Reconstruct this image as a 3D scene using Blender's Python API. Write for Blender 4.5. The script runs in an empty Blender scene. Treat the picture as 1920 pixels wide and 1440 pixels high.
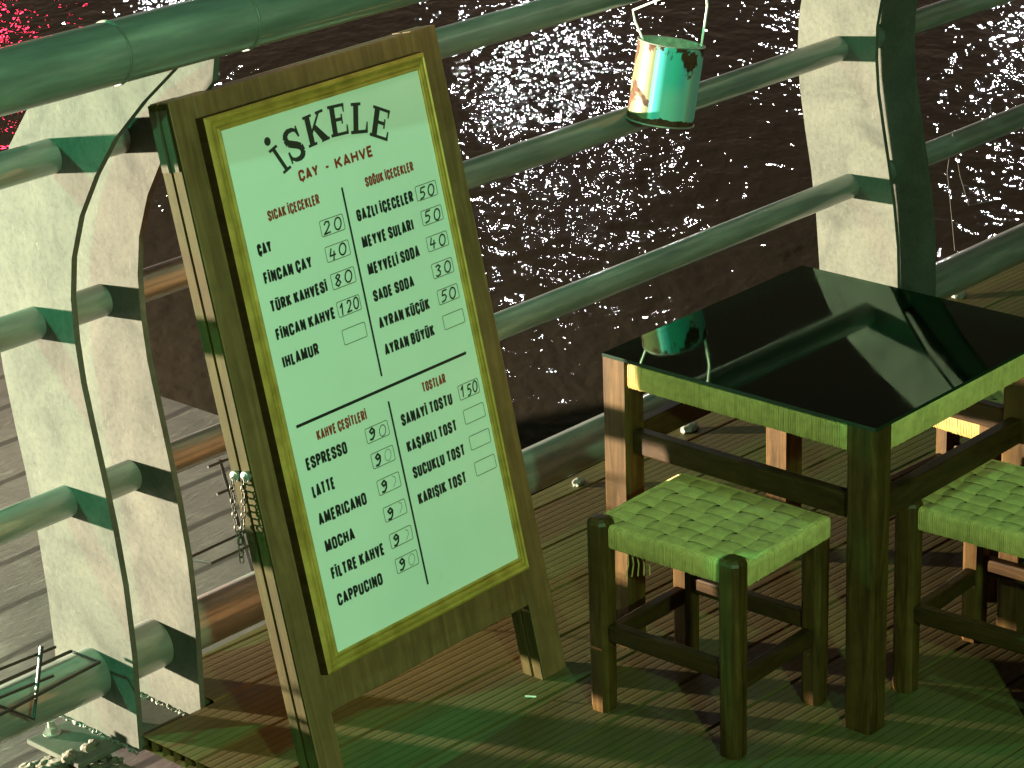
import bpy, bmesh, math, random
from mathutils import Vector, Matrix
random.seed(7)
S = bpy.context.scene
COL = S.collection
PI = math.pi

# ------------------------------------------------------------------ camera
cam = bpy.data.cameras.new('camera'); cam.sensor_width = 36.0; cam.lens = 5000/1920*36
cam.clip_start = 0.05; cam.clip_end = 3000
camo = bpy.data.objects.new('camera', cam); COL.objects.link(camo)
rt = Vector((0.66631495, -0.74496606, -0.03240299)); dn = Vector((-0.29027153, -0.21910816, -0.93152244)); fw = Vector((0.68685284, 0.630093, -0.36223748))
camo.matrix_world = Matrix(((rt.x, -dn.x, -fw.x, 0), (rt.y, -dn.y, -fw.y, 0), (rt.z, -dn.z, -fw.z, 2.26144), (0, 0, 0, 1)))
S.camera = camo

# ------------------------------------------------------------------ exposure
S.view_settings.view_transform = 'Standard'; S.view_settings.look = 'None'
S.view_settings.exposure = 0.0; S.view_settings.gamma = 1.0; S.view_settings.use_curve_mapping = False

# ------------------------------------------------------------------ night sky
W = bpy.data.worlds.new('World'); S.world = W; W.use_nodes = True
nt = W.node_tree; nt.nodes.clear()
wo = nt.nodes.new('ShaderNodeOutputWorld'); bg = nt.nodes.new('ShaderNodeBackground')
tc = nt.nodes.new('ShaderNodeTexCoord'); sx = nt.nodes.new('ShaderNodeSeparateXYZ'); cr = nt.nodes.new('ShaderNodeValToRGB')
nt.links.new(tc.outputs['Generated'], sx.inputs[0]); nt.links.new(sx.outputs['Z'], cr.inputs[0]); nt.links.new(cr.outputs[0], bg.inputs[0]); nt.links.new(bg.outputs[0], wo.inputs[0])
e = cr.color_ramp.elements
e[0].position = 0.0; e[0].color = (0.50, 0.34, 0.235, 1)
e[1].position = 0.9; e[1].color = (0.010, 0.009, 0.008, 1)
e2 = e.new(0.22); e2.color = (0.20, 0.135, 0.095, 1)
e3 = e.new(0.42); e3.color = (0.055, 0.037, 0.026, 1)
bg.inputs[1].default_value = 0.45

# ------------------------------------------------------------------ lamps of the place
def lamp(name, loc, power, color, radius):
    l = bpy.data.lights.new(name, 'POINT'); l.energy = power; l.color = color; l.shadow_soft_size = radius
    o = bpy.data.objects.new(name, l); COL.objects.link(o); o.location = loc
    return o
lamp('boat_floodlight', (0.85, 7.6, 0.20), 14000, (1.0, 0.89, 0.66), 0.07)     # warm deck lamp of a boat moored at the quay's edge, left of the picture
lamp('green_lamp', (0.3, -1.5, 2.75), 840, (0.44, 1.0, 0.47), 0.09)              # the cafe's green lamp
lamp('green_string_lamp', (2.4, 1.9, 5.2), 190, (0.30, 1.0, 0.60), 0.06)         # second green lamp, almost overhead
lamp('green_rail_lamp', (1.2, 4.4, 1.6), 240, (0.07, 1.0, 0.46), 0.03)           # green lamp on the water side of the railing, left of the picture
def far_lamp(az, el, d, power, color, r):
    a, b = math.radians(az), math.radians(el)
    lamp('far_shore_lamp', (math.sin(a)*math.cos(b)*d, math.cos(a)*math.cos(b)*d, math.sin(b)*d), power, color, r)
for az, el, pw, c, r in [(47.4, 11, 520, (1, .97, 1), .15), (48.9, 9, 560, (1, .95, .95), .15), (48.3, 14, 110, (1, .96, 1), .085), (50.2, 12, 300, (1, .97, 1), .14),  # the smallest white lamp is added to put glints lower on the water
                         (54.2, 8, 380, (.95, .95, 1), .17), (58.9, 11, 680, (1, .97, .97), .17),
                         (40.4, 9, 760, (.93, .97, 1), .18), (36.0, 8, 300, (1, .02, .06), .26), (37.2, 11, 90, (1, .03, .09), .16)]:
    far_lamp(az, el, 60, pw, c, r)

# ------------------------------------------------------------------ material helpers
def mat(name, base, rough=0.5, metal=0.0, spec=0.5):
    m = bpy.data.materials.new(name); m.use_nodes = True
    b = m.node_tree.nodes['Principled BSDF']
    b.inputs['Base Color'].default_value = (*base, 1); b.inputs['Roughness'].default_value = rough
    b.inputs['Metallic'].default_value = metal; b.inputs['Specular IOR Level'].default_value = spec
    return m, m.node_tree, b
def N(t, kind, **kw):
    n = t.nodes.new(kind)
    for k, v in kw.items(): setattr(n, k, v)
    return n
def coords(t, scale=(1, 1, 1), rot=(0, 0, 0), kind='Object'):
    c = N(t, 'ShaderNodeTexCoord'); mp = N(t, 'ShaderNodeMapping')
    mp.inputs['Scale'].default_value = scale; mp.inputs['Rotation'].default_value = rot
    t.links.new(c.outputs[kind], mp.inputs[0]); return mp.outputs[0]
def noise(t, vec, scale, detail=4, rough=.55, dist=0.0):
    n = N(t, 'ShaderNodeTexNoise'); n.inputs['Scale'].default_value = scale; n.inputs['Detail'].default_value = detail
    n.inputs['Roughness'].default_value = rough; n.inputs['Distortion'].default_value = dist
    t.links.new(vec, n.inputs['Vector']); return n.outputs['Fac']
def ramp(t, fac, stops):
    r = N(t, 'ShaderNodeValToRGB'); el = r.color_ramp.elements
    while len(el) < len(stops): el.new(.5)
    for x, (p, c) in zip(el, stops): x.position = p; x.color = (*c, 1) if len(c) == 3 else c
    t.links.new(fac, r.inputs[0]); return r.outputs[0]
def mixc(t, fac, a, b, mode='MIX'):
    m = N(t, 'ShaderNodeMix', data_type='RGBA', blend_type=mode)
    if isinstance(fac, (int, float)): m.inputs[0].default_value = fac
    else: t.links.new(fac, m.inputs[0])
    for s, v in ((6, a), (7, b)):
        if isinstance(v, tuple): m.inputs[s].default_value = (*v, 1)
        else: t.links.new(v, m.inputs[s])
    return m.outputs[2]
def bump(t, b, h, strength=.3, dist=.002):
    n = N(t, 'ShaderNodeBump'); n.inputs['Strength'].default_value = strength; n.inputs['Distance'].default_value = dist
    t.links.new(h, n.inputs['Height']); t.links.new(n.outputs[0], b.inputs['Normal']); return n
def g3(x): return (x, x, x)

# ------------------------------------------------------------------ materials
M = {}
TIN_ROT = -4.33
def build_materials():
    # tubes of the railing: dull brushed steel
    m, t, b = mat('tube_steel', (.1, .1, .1), .5, .12)
    v = coords(t, (1, 1, 1)); f = noise(t, coords(t, (1.2, 9, 9)), 3.5, 6, .6)
    t.links.new(ramp(t, f, [(.3, (.095, .106, .100)), (.55, (.170, .180, .166)), (.75, (.27, .27, .245))]), b.inputs['Base Color'])
    t.links.new(ramp(t, noise(t, v, 9, 5), [(.3, g3(.28)), (.7, g3(.52))]), b.inputs['Roughness'])
    bump(t, b, noise(t, v, 120, 3), .08, .001); b.inputs['Coat Weight'].default_value = .7; b.inputs['Coat Roughness'].default_value = .07
    M['tube'] = m
    # flat plates of the posts: mottled galvanised steel with scratches and blotches
    m, t, b = mat('plate_steel', (.3, .3, .28), .8, .0, .02)
    v = coords(t); a1 = noise(t, v, 7, 6, .62, .6); a2 = noise(t, v, 90, 4, .7)
    c1 = ramp(t, a1, [(.28, (.050, .051, .045)), (.48, (.074, .074, .064)), (.72, (.100, .098, .082))])
    c2 = ramp(t, a2, [(.30, g3(.82)), (.5, g3(1)), (.72, g3(1.1))])
    c = mixc(t, 1.0, c1, c2, 'MULTIPLY')
    s1 = noise(t, coords(t, (1, 14, 3), (.7, 0, 0)), 9, 6, .7, 1.5)
    c = mixc(t, ramp(t, s1, [(.60, g3(0)), (.70, g3(.55))]), c, (.145, .14, .115))
    sp = noise(t, v, 160, 2, .5)
    c = mixc(t, ramp(t, sp, [(.70, g3(0)), (.76, g3(.4))]), c, (.03, .026, .02))
    t.links.new(c, b.inputs['Base Color'])
    bump(t, b, a2, .1, .001); M['plate'] = m
    m, t, b = mat('weld_bead', (.13, .13, .11), .5, .2)
    bump(t, b, noise(t, coords(t), 200, 2), .4, .002); M['weld'] = m
    m, t, b = mat('zinc_bolt', (.30, .30, .27), .35, .6); M['zinc'] = m
    # woods
    def wood(name, lo, hi, rough, scale, spec=.5):
        m, t, b = mat(name, hi, rough, 0, spec)
        f = noise(t, coords(t, scale), 9, 7, .62, .9); f2 = noise(t, coords(t), 30, 3)
        c = ramp(t, f, [(.32, lo), (.52, tuple((x+y)/2 for x, y in zip(lo, hi))), (.68, hi)])
        c = mixc(t, ramp(t, f2, [(.35, g3(.25)), (.6, g3(0))]), c, tuple(x*.5 for x in lo))
        t.links.new(c, b.inputs['Base Color']); bump(t, b, f, .12, .002); return m
    M['sign_wood'] = wood('sign_wood', (.125, .060, .022), (.24, .118, .048), .55, (6, 6, .5))
    M['raw_wood'] = wood('raw_wood_edge', (.024, .017, .003), (.048, .036, .0062), .85, (6, 6, .6), .1)
    M['dark_wood'] = wood('walnut_stained_wood', (.028, .0125, .003), (.098, .050, .0125), .42, (7, 7, .55), .16)
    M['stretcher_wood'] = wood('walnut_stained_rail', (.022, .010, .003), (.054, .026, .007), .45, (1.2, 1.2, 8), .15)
    # gilded moulding
    m, t, b = mat('gilded_moulding', (.62, .36, .06), .34, .25)
    f = noise(t, coords(t), 25, 5)
    t.links.new(ramp(t, f, [(.3, (.34, .19, .035)), (.7, (.60, .37, .085))]), b.inputs['Base Color']); M['gold'] = m
    # menu print
    m, t, b = mat('menu_print', (.80, .80, .78), .38)
    f = noise(t, coords(t), 5, 4); f2 = noise(t, coords(t), 46, 3)
    c = mixc(t, ramp(t, f2, [(.66, g3(0)), (.74, g3(.12))]), ramp(t, f, [(.3, (.77, .77, .75)), (.7, (.82, .82, .80))]), (.5, .48, .42))
    t.links.new(c, b.inputs['Base Color']); M['paper'] = m
    M['ink'] = mat('black_print', (.012, .012, .014), .5)[0]
    M['title_ink'] = mat('title_print', (.035, .030, .028), .5)[0]
    M['red_ink'] = mat('red_print', (.33, .035, .022), .5)[0]
    M['line_ink'] = mat('thin_print', (.10, .085, .05), .5)[0]
    M['marker'] = mat('marker_ink', (.012, .02, .015), .45)[0]
    M['faded'] = mat('faded_marker', (.33, .36, .31), .45)[0]
    # paper cord
    def cord(name, lo, hi):
        m, t, b = mat(name, hi, .62)
        f = noise(t, coords(t), 60, 4, .6); f2 = noise(t, coords(t), 8, 2)
        c = mixc(t, .35, ramp(t, f, [(.3, lo), (.65, hi)]), ramp(t, f2, [(.3, lo), (.7, hi)]))
        t.links.new(c, b.inputs['Base Color']); bump(t, b, noise(t, coords(t, (1, 1, 1)), 300, 2), .25, .001); return m
    M['cord'] = cord('paper_cord', (.36, .26, .09), (.62, .46, .165))
    # glass
    m, t, b = mat('tinted_glass', (.1, .1, .1), .02)
    t.nodes.remove(b); out = t.nodes['Material Output']
    tr = N(t, 'ShaderNodeBsdfTransparent'); tr.inputs[0].default_value = (.66, .80, .70, 1)
    gl = N(t, 'ShaderNodeBsdfGlossy'); gl.inputs['Roughness'].default_value = .035; gl.inputs[0].default_value = (.66, 1, .76, 1)
    t.links.new(ramp(t, noise(t, coords(t, (1, 2.5, 1), (0, 0, .6)), 7, 6, .65), [(.35, g3(.015)), (.7, g3(.05))]), gl.inputs['Roughness']); fr = N(t, 'ShaderNodeFresnel'); fr.inputs[0].default_value = 1.62
    mx = N(t, 'ShaderNodeMixShader'); t.links.new(fr.outputs[0], mx.inputs[0]); t.links.new(tr.outputs[0], mx.inputs[1]); t.links.new(gl.outputs[0], mx.inputs[2])
    t.links.new(mx.outputs[0], out.inputs[0]); M['glass'] = m
    m, t, b = mat('glass_edge', (.005, .018, .010), .25); M['glass_edge'] = m
    M['black_top'] = mat('black_tabletop', (.006, .020, .010), .35, 0, .3)[0]
    # composite deck planks
    m, t, b = mat('composite_plank', (.12, .08, .05), .5)
    v = coords(t, (1.5, 26, 1)); f = noise(t, v, 5, 6, .65); f2 = noise(t, coords(t), 2.6, 5, .6)
    c = mixc(t, .55, ramp(t, f, [(.3, (.058, .041, .011)), (.7, (.108, .080, .024))]), ramp(t, f2, [(.3, (.054, .039, .011)), (.7, (.120, .089, .028))]))
    sp = noise(t, coords(t), 240, 2)
    c = mixc(t, ramp(t, sp, [(.74, g3(0)), (.79, g3(.5))]), c, (.24, .2, .14))
    t.links.new(c, b.inputs['Base Color'])
    t.links.new(ramp(t, f2, [(.35, g3(.52)), (.65, g3(.75))]), b.inputs['Roughness']); b.inputs['Specular IOR Level'].default_value = .28; bump(t, b, f, .04, .001); M['deck'] = m
    m2 = m.copy(); m2.name = 'plank_groove_dirt'; b2 = m2.node_tree.nodes['Principled BSDF']; lk = b2.inputs['Base Color'].links[0]; src = lk.from_socket
    b2.inputs['Base Color'].links; mm = mixc(m2.node_tree, 1.0, src, (.60, .58, .54), 'MULTIPLY'); m2.node_tree.links.new(mm, b2.inputs['Base Color']); M['groove'] = m2
    # quay paving: weathered brown boards with cracks and pale scratches
    m, t, b = mat('quay_boards', (.2, .15, .13), .7)
    v = coords(t); f = noise(t, v, 3.5, 7, .62, .5); f2 = noise(t, coords(t, (2, 9, 1)), 6, 7, .7, 1.2)
    c = ramp(t, f, [(.3, (.056, .040, .040)), (.55, (.105, .078, .076)), (.75, (.165, .130, .124))])
    c = mixc(t, ramp(t, f2, [(.58, g3(0)), (.66, g3(.6))]), c, (.20, .165, .15))
    wv = N(t, 'ShaderNodeTexWave', bands_direction='Y'); wv.inputs['Scale'].default_value = 1.75; wv.inputs['Distortion'].default_value = .9; wv.inputs['Detail'].default_value = 4; wv.inputs['Detail Scale'].default_value = 2.0
    t.links.new(v, wv.inputs[0]); crk = ramp(t, wv.outputs['Fac'], [(.0, g3(1)), (.03, g3(.85)), (.05, g3(0))])
    c = mixc(t, crk, c, (.03, .02, .018)); t.links.new(c, b.inputs['Base Color'])
    bump(t, b, f2, .2, .004); M['quay'] = m
    # soil / concrete left of the deck
    m, t, b = mat('rough_concrete', (.14, .12, .085), .85)
    f = noise(t, coords(t), 14, 8, .7); t.links.new(ramp(t, f, [(.3, (.07, .06, .04)), (.7, (.2, .17, .12))]), b.inputs['Base Color']); bump(t, b, f, .7, .02); M['concrete'] = m
    m, t, b = mat('rubble', (.30, .26, .18), .9)
    f = noise(t, coords(t), 60, 5, .7); t.links.new(ramp(t, f, [(.3, (.035, .028, .02)), (.7, (.11, .092, .065))]), b.inputs['Base Color']); bump(t, b, f, .5, .004); M['rubble'] = m
    # water
    m, t, b = mat('harbour_water', (.0165, .0130, .0093), .028); b.inputs['IOR'].default_value = 1.333
    v = coords(t, (1, 1, 1), (0, 0, math.radians(-42)))
    mp = N(t, 'ShaderNodeMapping'); mp.inputs['Scale'].default_value = (1.0, 1.7, 1); t.links.new(v, mp.inputs[0])
    h1 = noise(t, mp.outputs[0], 3.0, 2, .5, .3); h2 = noise(t, mp.outputs[0], 10, 2, .42, .4)
    ad = N(t, 'ShaderNodeMath', operation='MULTIPLY_ADD'); ad.inputs[1].default_value = .30; t.links.new(h2, ad.inputs[0]); t.links.new(h1, ad.inputs[2])
    bump(t, b, ad.outputs[0], 1.0, .0125); M['water'] = m
    # tin can
    m, t, b = mat('painted_tin', (.6, .6, .5), .5, .0, .2)
    tcn = N(t, 'ShaderNodeTexCoord'); sp = N(t, 'ShaderNodeSeparateXYZ'); t.links.new(tcn.outputs['Object'], sp.inputs[0])
    rz = N(t, 'ShaderNodeVectorRotate', rotation_type='Z_AXIS'); rz.inputs['Angle'].default_value = TIN_ROT; t.links.new(tcn.outputs['Object'], rz.inputs[0]); s2_ = N(t, 'ShaderNodeSeparateXYZ'); t.links.new(rz.outputs[0], s2_.inputs[0])
    at = N(t, 'ShaderNodeMath', operation='ARCTAN2'); t.links.new(s2_.outputs['Y'], at.inputs[0]); t.links.new(s2_.outputs['X'], at.inputs[1])
    an = N(t, 'ShaderNodeMapRange'); an.inputs['From Min'].default_value = -PI; an.inputs['From Max'].default_value = PI; t.links.new(at.outputs[0], an.inputs[0])
    teal = (.075, .36, .43); cream = (.098, .098, .046); mint = (.20, .42, .38); wht = (.20, .27, .27)
    c = ramp(t, an.outputs[0], [(0, cream), (.150, cream), (.158, (.10, .45, .42)), (.166, mint), (.176, teal), (.255, (.05, .42, .37)), (.30, teal), (.335, mint), (.36, wht), (.45, teal), (.55, cream), (1, cream)])
    lowz = N(t, 'ShaderNodeMapRange'); lowz.inputs['From Min'].default_value = .0; lowz.inputs['From Max'].default_value = .16; t.links.new(sp.outputs['Z'], lowz.inputs[0])
    lab = N(t, 'ShaderNodeMath', operation='MULTIPLY'); t.links.new(ramp(t, lowz.outputs[0], [(.40, g3(.75)), (.62, g3(0))]), lab.inputs[0])
    t.links.new(ramp(t, an.outputs[0], [(.19, g3(0)), (.22, g3(1)), (.30, g3(1)), (.33, g3(0))]), lab.inputs[1])
    c = mixc(t, lab.outputs[0], c, mint)
    rn = noise(t, coords(t, (1, 1, .75)), 15, 4, .58, .5)
    edge = ramp(t, lowz.outputs[0], [(0, g3(.62)), (.06, g3(.30)), (.12, g3(0)), (.8, g3(0)), (.98, g3(.07))])
    ra = N(t, 'ShaderNodeMath', operation='ADD'); t.links.new(rn, ra.inputs[0]); t.links.new(edge, ra.inputs[1])
    rust = ramp(t, ra.outputs[0], [(.59, g3(0)), (.615, g3(1))])
    rc = ramp(t, noise(t, coords(t), 70, 4), [(.3, (.022, .010, .007)), (.7, (.085, .032, .015))])
    c = mixc(t, rust, c, rc); t.links.new(c, b.inputs['Base Color'])
    t.links.new(ramp(t, rust, [(0, g3(.48)), (1, g3(.85))]), b.inputs['Roughness']); M['tin'] = m
    m, t, b = mat('tin_inside', (.35, .55, .42), .4, .1)
    f = noise(t, coords(t), 26, 4); t.links.new(ramp(t, f, [(.35, (.14, .24, .17)), (.6, (.42, .60, .47))]), b.inputs['Base Color']); M['tin_in'] = m
    M['white_wire'] = mat('white_wire', (.75, .74, .66), .4)[0]
    M['black_wire'] = mat('black_wire', (.02, .02, .018), .35, .3)[0]
    m, t, b = mat('chain_steel', (.045, .035, .02), .5, .4); M['chain'] = m
    M['hinge'] = mat('rusty_hinge', (.05, .04, .025), .8, 0, .1)[0]
    M['scrap'] = mat('paper_scrap', (.8, .78, .7), .7)[0]
    M['line'] = mat('nylon_line', (.16, .15, .13), .4)[0]
build_materials()

# ------------------------------------------------------------------ mesh helpers
class MB:
    def __init__(s): s.v = []; s.f = []; s.mi = []
    def add(s, vs, fs, mi=0):
        o = len(s.v); s.v += [tuple(p) for p in vs]; s.f += [tuple(i+o for i in f) for f in fs]; s.mi += [mi]*len(fs)
    def box(s, a, b, mi=0, bev=0.0):
        (x0, y0, z0), (x1, y1, z1) = a, b
        if bev <= 0:
            s.add([(x0, y0, z0), (x1, y0, z0), (x1, y1, z0), (x0, y1, z0), (x0, y0, z1), (x1, y0, z1), (x1, y1, z1), (x0, y1, z1)],
                  [(3, 2, 1, 0), (4, 5, 6, 7), (0, 1, 5, 4), (1, 2, 6, 5), (2, 3, 7, 6), (3, 0, 4, 7)], mi)
        else:
            bm = bmesh.new(); bmesh.ops.create_cube(bm, size=1)
            for q in bm.verts: q.co = Vector(((x0+x1)/2+q.co.x*(x1-x0), (y0+y1)/2+q.co.y*(y1-y0), (z0+z1)/2+q.co.z*(z1-z0)))
            bmesh.ops.bevel(bm, geom=bm.edges[:], offset=bev, segments=2, affect='EDGES', profile=.5)
            bm.verts.index_update(); s.add([q.co[:] for q in bm.verts], [[w.index for w in f.verts] for f in bm.faces], mi); bm.free()
    def tube(s, pts, r, n=12, cap=True, mi=0):
        pts = [Vector(p) for p in pts]; rings = []; prev = None
        for i, p in enumerate(pts):
            d = (pts[min(i+1, len(pts)-1)]-pts[max(i-1, 0)]).normalized()
            if prev is None:
                a = d.orthogonal().normalized()
            else:
                a = (prev - d*prev.dot(d)); a = a.normalized() if a.length > 1e-6 else d.orthogonal().normalized()
            prev = a; b = d.cross(a); rr = r[i] if isinstance(r, (list, tuple)) else r
            rings.append([p+(a*math.cos(2*PI*k/n)+b*math.sin(2*PI*k/n))*rr for k in range(n)])
        vs = [q for ring in rings for q in ring]; fs = []
        for i in range(len(rings)-1):
            for k in range(n): fs.append((i*n+k, i*n+(k+1) % n, (i+1)*n+(k+1) % n, (i+1)*n+k))
        if cap: fs += [tuple(reversed(range(n))), tuple((len(rings)-1)*n+k for k in range(n))]
        s.add(vs, fs, mi)
    def prism_yz(s, prof, x0, x1, mi=0):     # outline in YZ, thickness along X
        n = len(prof); s.add([(x0, y, z) for y, z in prof]+[(x1, y, z) for y, z in prof],
              [tuple(range(n)), tuple(reversed(range(n, 2*n)))]+[(i, n+i, n+(i+1) % n, (i+1) % n)[::-1] for i in range(n)], mi)
    def build(s, name, m, parent=None, smooth=False, loc=None):
        me = bpy.data.meshes.new(name); me.from_pydata(s.v, [], s.f)
        for x in (m if isinstance(m, (list, tuple)) else [m]): me.materials.append(x)
        for p, i in zip(me.polygons, s.mi): p.material_index = i; p.use_smooth = smooth
        me.validate(); me.update()
        bm = bmesh.new(); bm.from_mesh(me); bmesh.ops.recalc_face_normals(bm, faces=bm.faces[:]); bm.to_mesh(me); bm.free()
        if smooth: me.set_sharp_from_angle(angle=math.radians(40))
        o = bpy.data.objects.new(name, me); COL.objects.link(o)
        if parent: o.parent = parent
        if loc: o.location = loc
        return o
def tag(o, label=None, cat=None, group=None, kind=None):
    for k, v in (('label', label), ('category', cat), ('group', group), ('kind', kind)):
        if v: o[k] = v
    return o
def thing(name, loc, label, cat, group=None, rz=0):
    o = bpy.data.objects.new(name, None); COL.objects.link(o); o.location = loc; o.rotation_euler = (0, 0, rz); o.empty_display_size = .1
    return tag(o, label, cat, group)
def copy_tree(o, parent=None):
    c = o.copy(); COL.objects.link(c)
    if parent: c.parent = parent
    for ch in [x for x in bpy.data.objects if x.parent == o]: copy_tree(ch, c)
    return c

# ------------------------------------------------------------------ water, quay, ground
mb = MB(); mb.add([(-150, -60, -1), (250, -60, -1), (250, 300, -1), (-150, 300, -1)], [(0, 1, 2, 3)])
tag(mb.build('water', M['water']), kind='structure')
mb = MB(); mb.box((-6, 3.30, -.60), (3.93, 6.3, -.12)); tag(mb.build('quay', M['quay']), kind='structure')
mb = MB(); n = 60
gv = []; gf = []
for j in range(n+1):
    for i in range(n+1):
        x = 0.6+2.02*i/n; y = -3+6.36*j/n; gv.append((x, y, -.075+.02*math.sin(x*19+y*7)*math.sin(y*23)))
for j in range(n):
    for i in range(n): a = j*(n+1)+i; gf.append((a, a+1, a+n+2, a+n+1))
mb.add(gv, gf); tag(mb.build('ground', M['concrete'], smooth=True), kind='structure')

# ------------------------------------------------------------------ deck of grooved composite planks
def build_deck():
    ang = math.radians(-2.6); R = Matrix.Rotation(ang, 4, 'Z'); piv = Vector((2.615, 3.295, 0)); w = .148; gap = .0025
    bmT = bmesh.new()
    for k in range(-2, 42):
        y1 = .17-k*w; y0 = y1-w+gap
        prof = [(y0, -.024), (y0, -.004), (y0+.003, 0)]
        y = y0+.008; ng = 7; pit = (w-gap-.016)/ng
        for i in range(ng):
            prof += [(y+pit*.30, 0), (y+pit*.42, -.00009), (y+pit*.58, -.00009), (y+pit*.70, 0)]; y += pit
        prof += [(y1-.003, 0), (y1, -.004), (y1, -.024)]
        bm = bmesh.new(); x0, x1 = -.6, 7.2
        va = [bm.verts.new(piv+(R@Vector((x0, p, z)))) for p, z in prof]; vb = [bm.verts.new(piv+(R@Vector((x1, p, z)))) for p, z in prof]
        m_ = len(prof)
        for i in range(m_):
            f_ = bm.faces.new((va[i], vb[i], vb[(i+1) % m_], va[(i+1) % m_]))
            if 3 <= i < m_-4 and (i-3) % 4 == 1: f_.material_index = 1
        for t_ in range(1, 5):      # ribs inside the hollow plank
            yy = y0+(w-gap)*t_/5
            q = [bm.verts.new(piv+(R@Vector((X, yy, z)))) for X, z in ((x0, -.023), (x1, -.023), (x1, -.003), (x0, -.003))]; bm.faces.new(q)
        def cut(co, no):
            bmesh.ops.bisect_plane(bm, geom=bm.verts[:]+bm.edges[:]+bm.faces[:], plane_co=co, plane_no=no, clear_outer=True)
        cut((0, 3.466, 0), (0, 1, 0)); cut((2.615 if k > 0 else 2.785, 0, 0), (-1, 0, 0))
        me = bpy.data.meshes.new('tmp'); bm.to_mesh(me); bmT.from_mesh(me); bpy.data.meshes.remove(me); bm.free()
    me = bpy.data.meshes.new('deck'); bmesh.ops.recalc_face_normals(bmT, faces=bmT.faces[:]); bmT.to_mesh(me); bmT.free()
    me.materials.append(M['deck']); me.materials.append(M['groove']); o = bpy.data.objects.new('deck', me); COL.objects.link(o); tag(o, kind='structure')
    mb = MB(); mb.box((2.80, -3, -.30), (9.4, 3.44, -.026)); tag(mb.build('deck_base', M['concrete']), kind='structure')
build_deck()

# ------------------------------------------------------------------ railing
RZ = -0.0118
rail = thing('metal_railing', (2.61, 3.42, -.03), 'grey steel pier railing of round tubes on curved flat plate posts', 'railing', rz=RZ)
def rl(y, z): return (y-3.42, z+.03)
deckside = [(3.317, -.03), (3.315, .056), (3.312, .161), (3.318, .293), (3.332, .4), (3.350, .494), (3.367, .579), (3.381, .653), (3.3875, .728), (3.387, .804), (3.374, .878), (3.342, .957), (3.292, 1.035), (3.234, 1.107), (3.154, 1.181), (3.071, 1.247)]
seaside = [(3.120, 1.305), (3.22, 1.272), (3.36, 1.19), (3.450, 1.125), (3.512, 1.05), (3.555, .97), (3.588, .88), (3.603, .80), (3.606, .72), (3.599, .63), (3.583, .533), (3.565, .44), (3.549, .33), (3.538, .207), (3.535, .10), (3.540, -.03)]
prof = [rl(*p) for p in deckside+seaside]
inner = [rl(*p) for p in deckside[:-1]+[(3.136, 1.262), (3.22, 1.272)]+seaside[2:]]      # inner plates lose their tip, a shape standing in for shade under the handrail
def plate_mesh(x, pf): mb = MB(); mb.prism_yz(pf, x, x+.012); return mb
def rod(y, z, r, x0, x1, name, n=32):
    mb = MB(); Y, Z = rl(y, z); k = 24; mb.tube([(x0+(x1-x0)*i/k, Y, Z) for i in range(k+1)], r, n); return mb.build(name, M['tube'], rail, True)
for px in (0, .145, 2.31, 2.455, 4.62, 4.765):
    plate_mesh(px, prof if px in (0, 2.31, 4.62) else inner).build('post_plate', M['plate'], rail)
    # weld bead along the foot of the plate
for px in (0, 2.31, 4.62):
    mb = MB(); mb.box((px-.098, 3.365-3.42, -.010), (px+.255, 3.512-3.42, 0), bev=.002); bp = mb.build('base_plate', M['plate'], rail)
    for dx in (-.003, .142):
        mb = MB(); pts = []
        for i in range(110):
            pts.append((px+dx+random.uniform(-.0035, .0035), -.105+.222*i/109+random.uniform(-.001, .001), random.uniform(-.002, .003)))
        mb.tube(pts, [random.uniform(.0012, .0042) for _ in pts], 6)
        mb.build('weld_bead', M['weld'], bp, True)
    for bx, by in ((px-.055, .073), (px+.215, .073)):
        mb = MB()
        mb.tube([(bx, by, 0), (bx, by, .003)], .0165, 20); mb.tube([(bx, by, .003), (bx, by, .014)], .0125, 6); mb.tube([(bx, by, .014), (bx, by, .026)], .007, 14)
        mb.build('bolt', M['zinc'], bp)
hr = rod(3.09, 1.29, .0485, -1.8, 6.0, 'handrail', 40)
for wx in (-.105, .155):
    mb = MB(); Y, Z = rl(3.09, 1.29); mb.tube([(wx, Y+.049*math.cos(a), Z+.049*math.sin(a)) for a in [2*PI*i/48 for i in range(49)]], .0022, 6, False); mb.build('weld_ring', M['weld'], hr, True)
rod(3.4035, 1.049, .0295, -1.8, 6.0, 'rail'); rod(3.491, .739, .029, -1.8, 6.0, 'rail'); rod(3.454, .4176, .029, -1.8, 6.0, 'rail'); rod(3.424, .0948, .046, -1.8, 6.0, 'rail')

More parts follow.
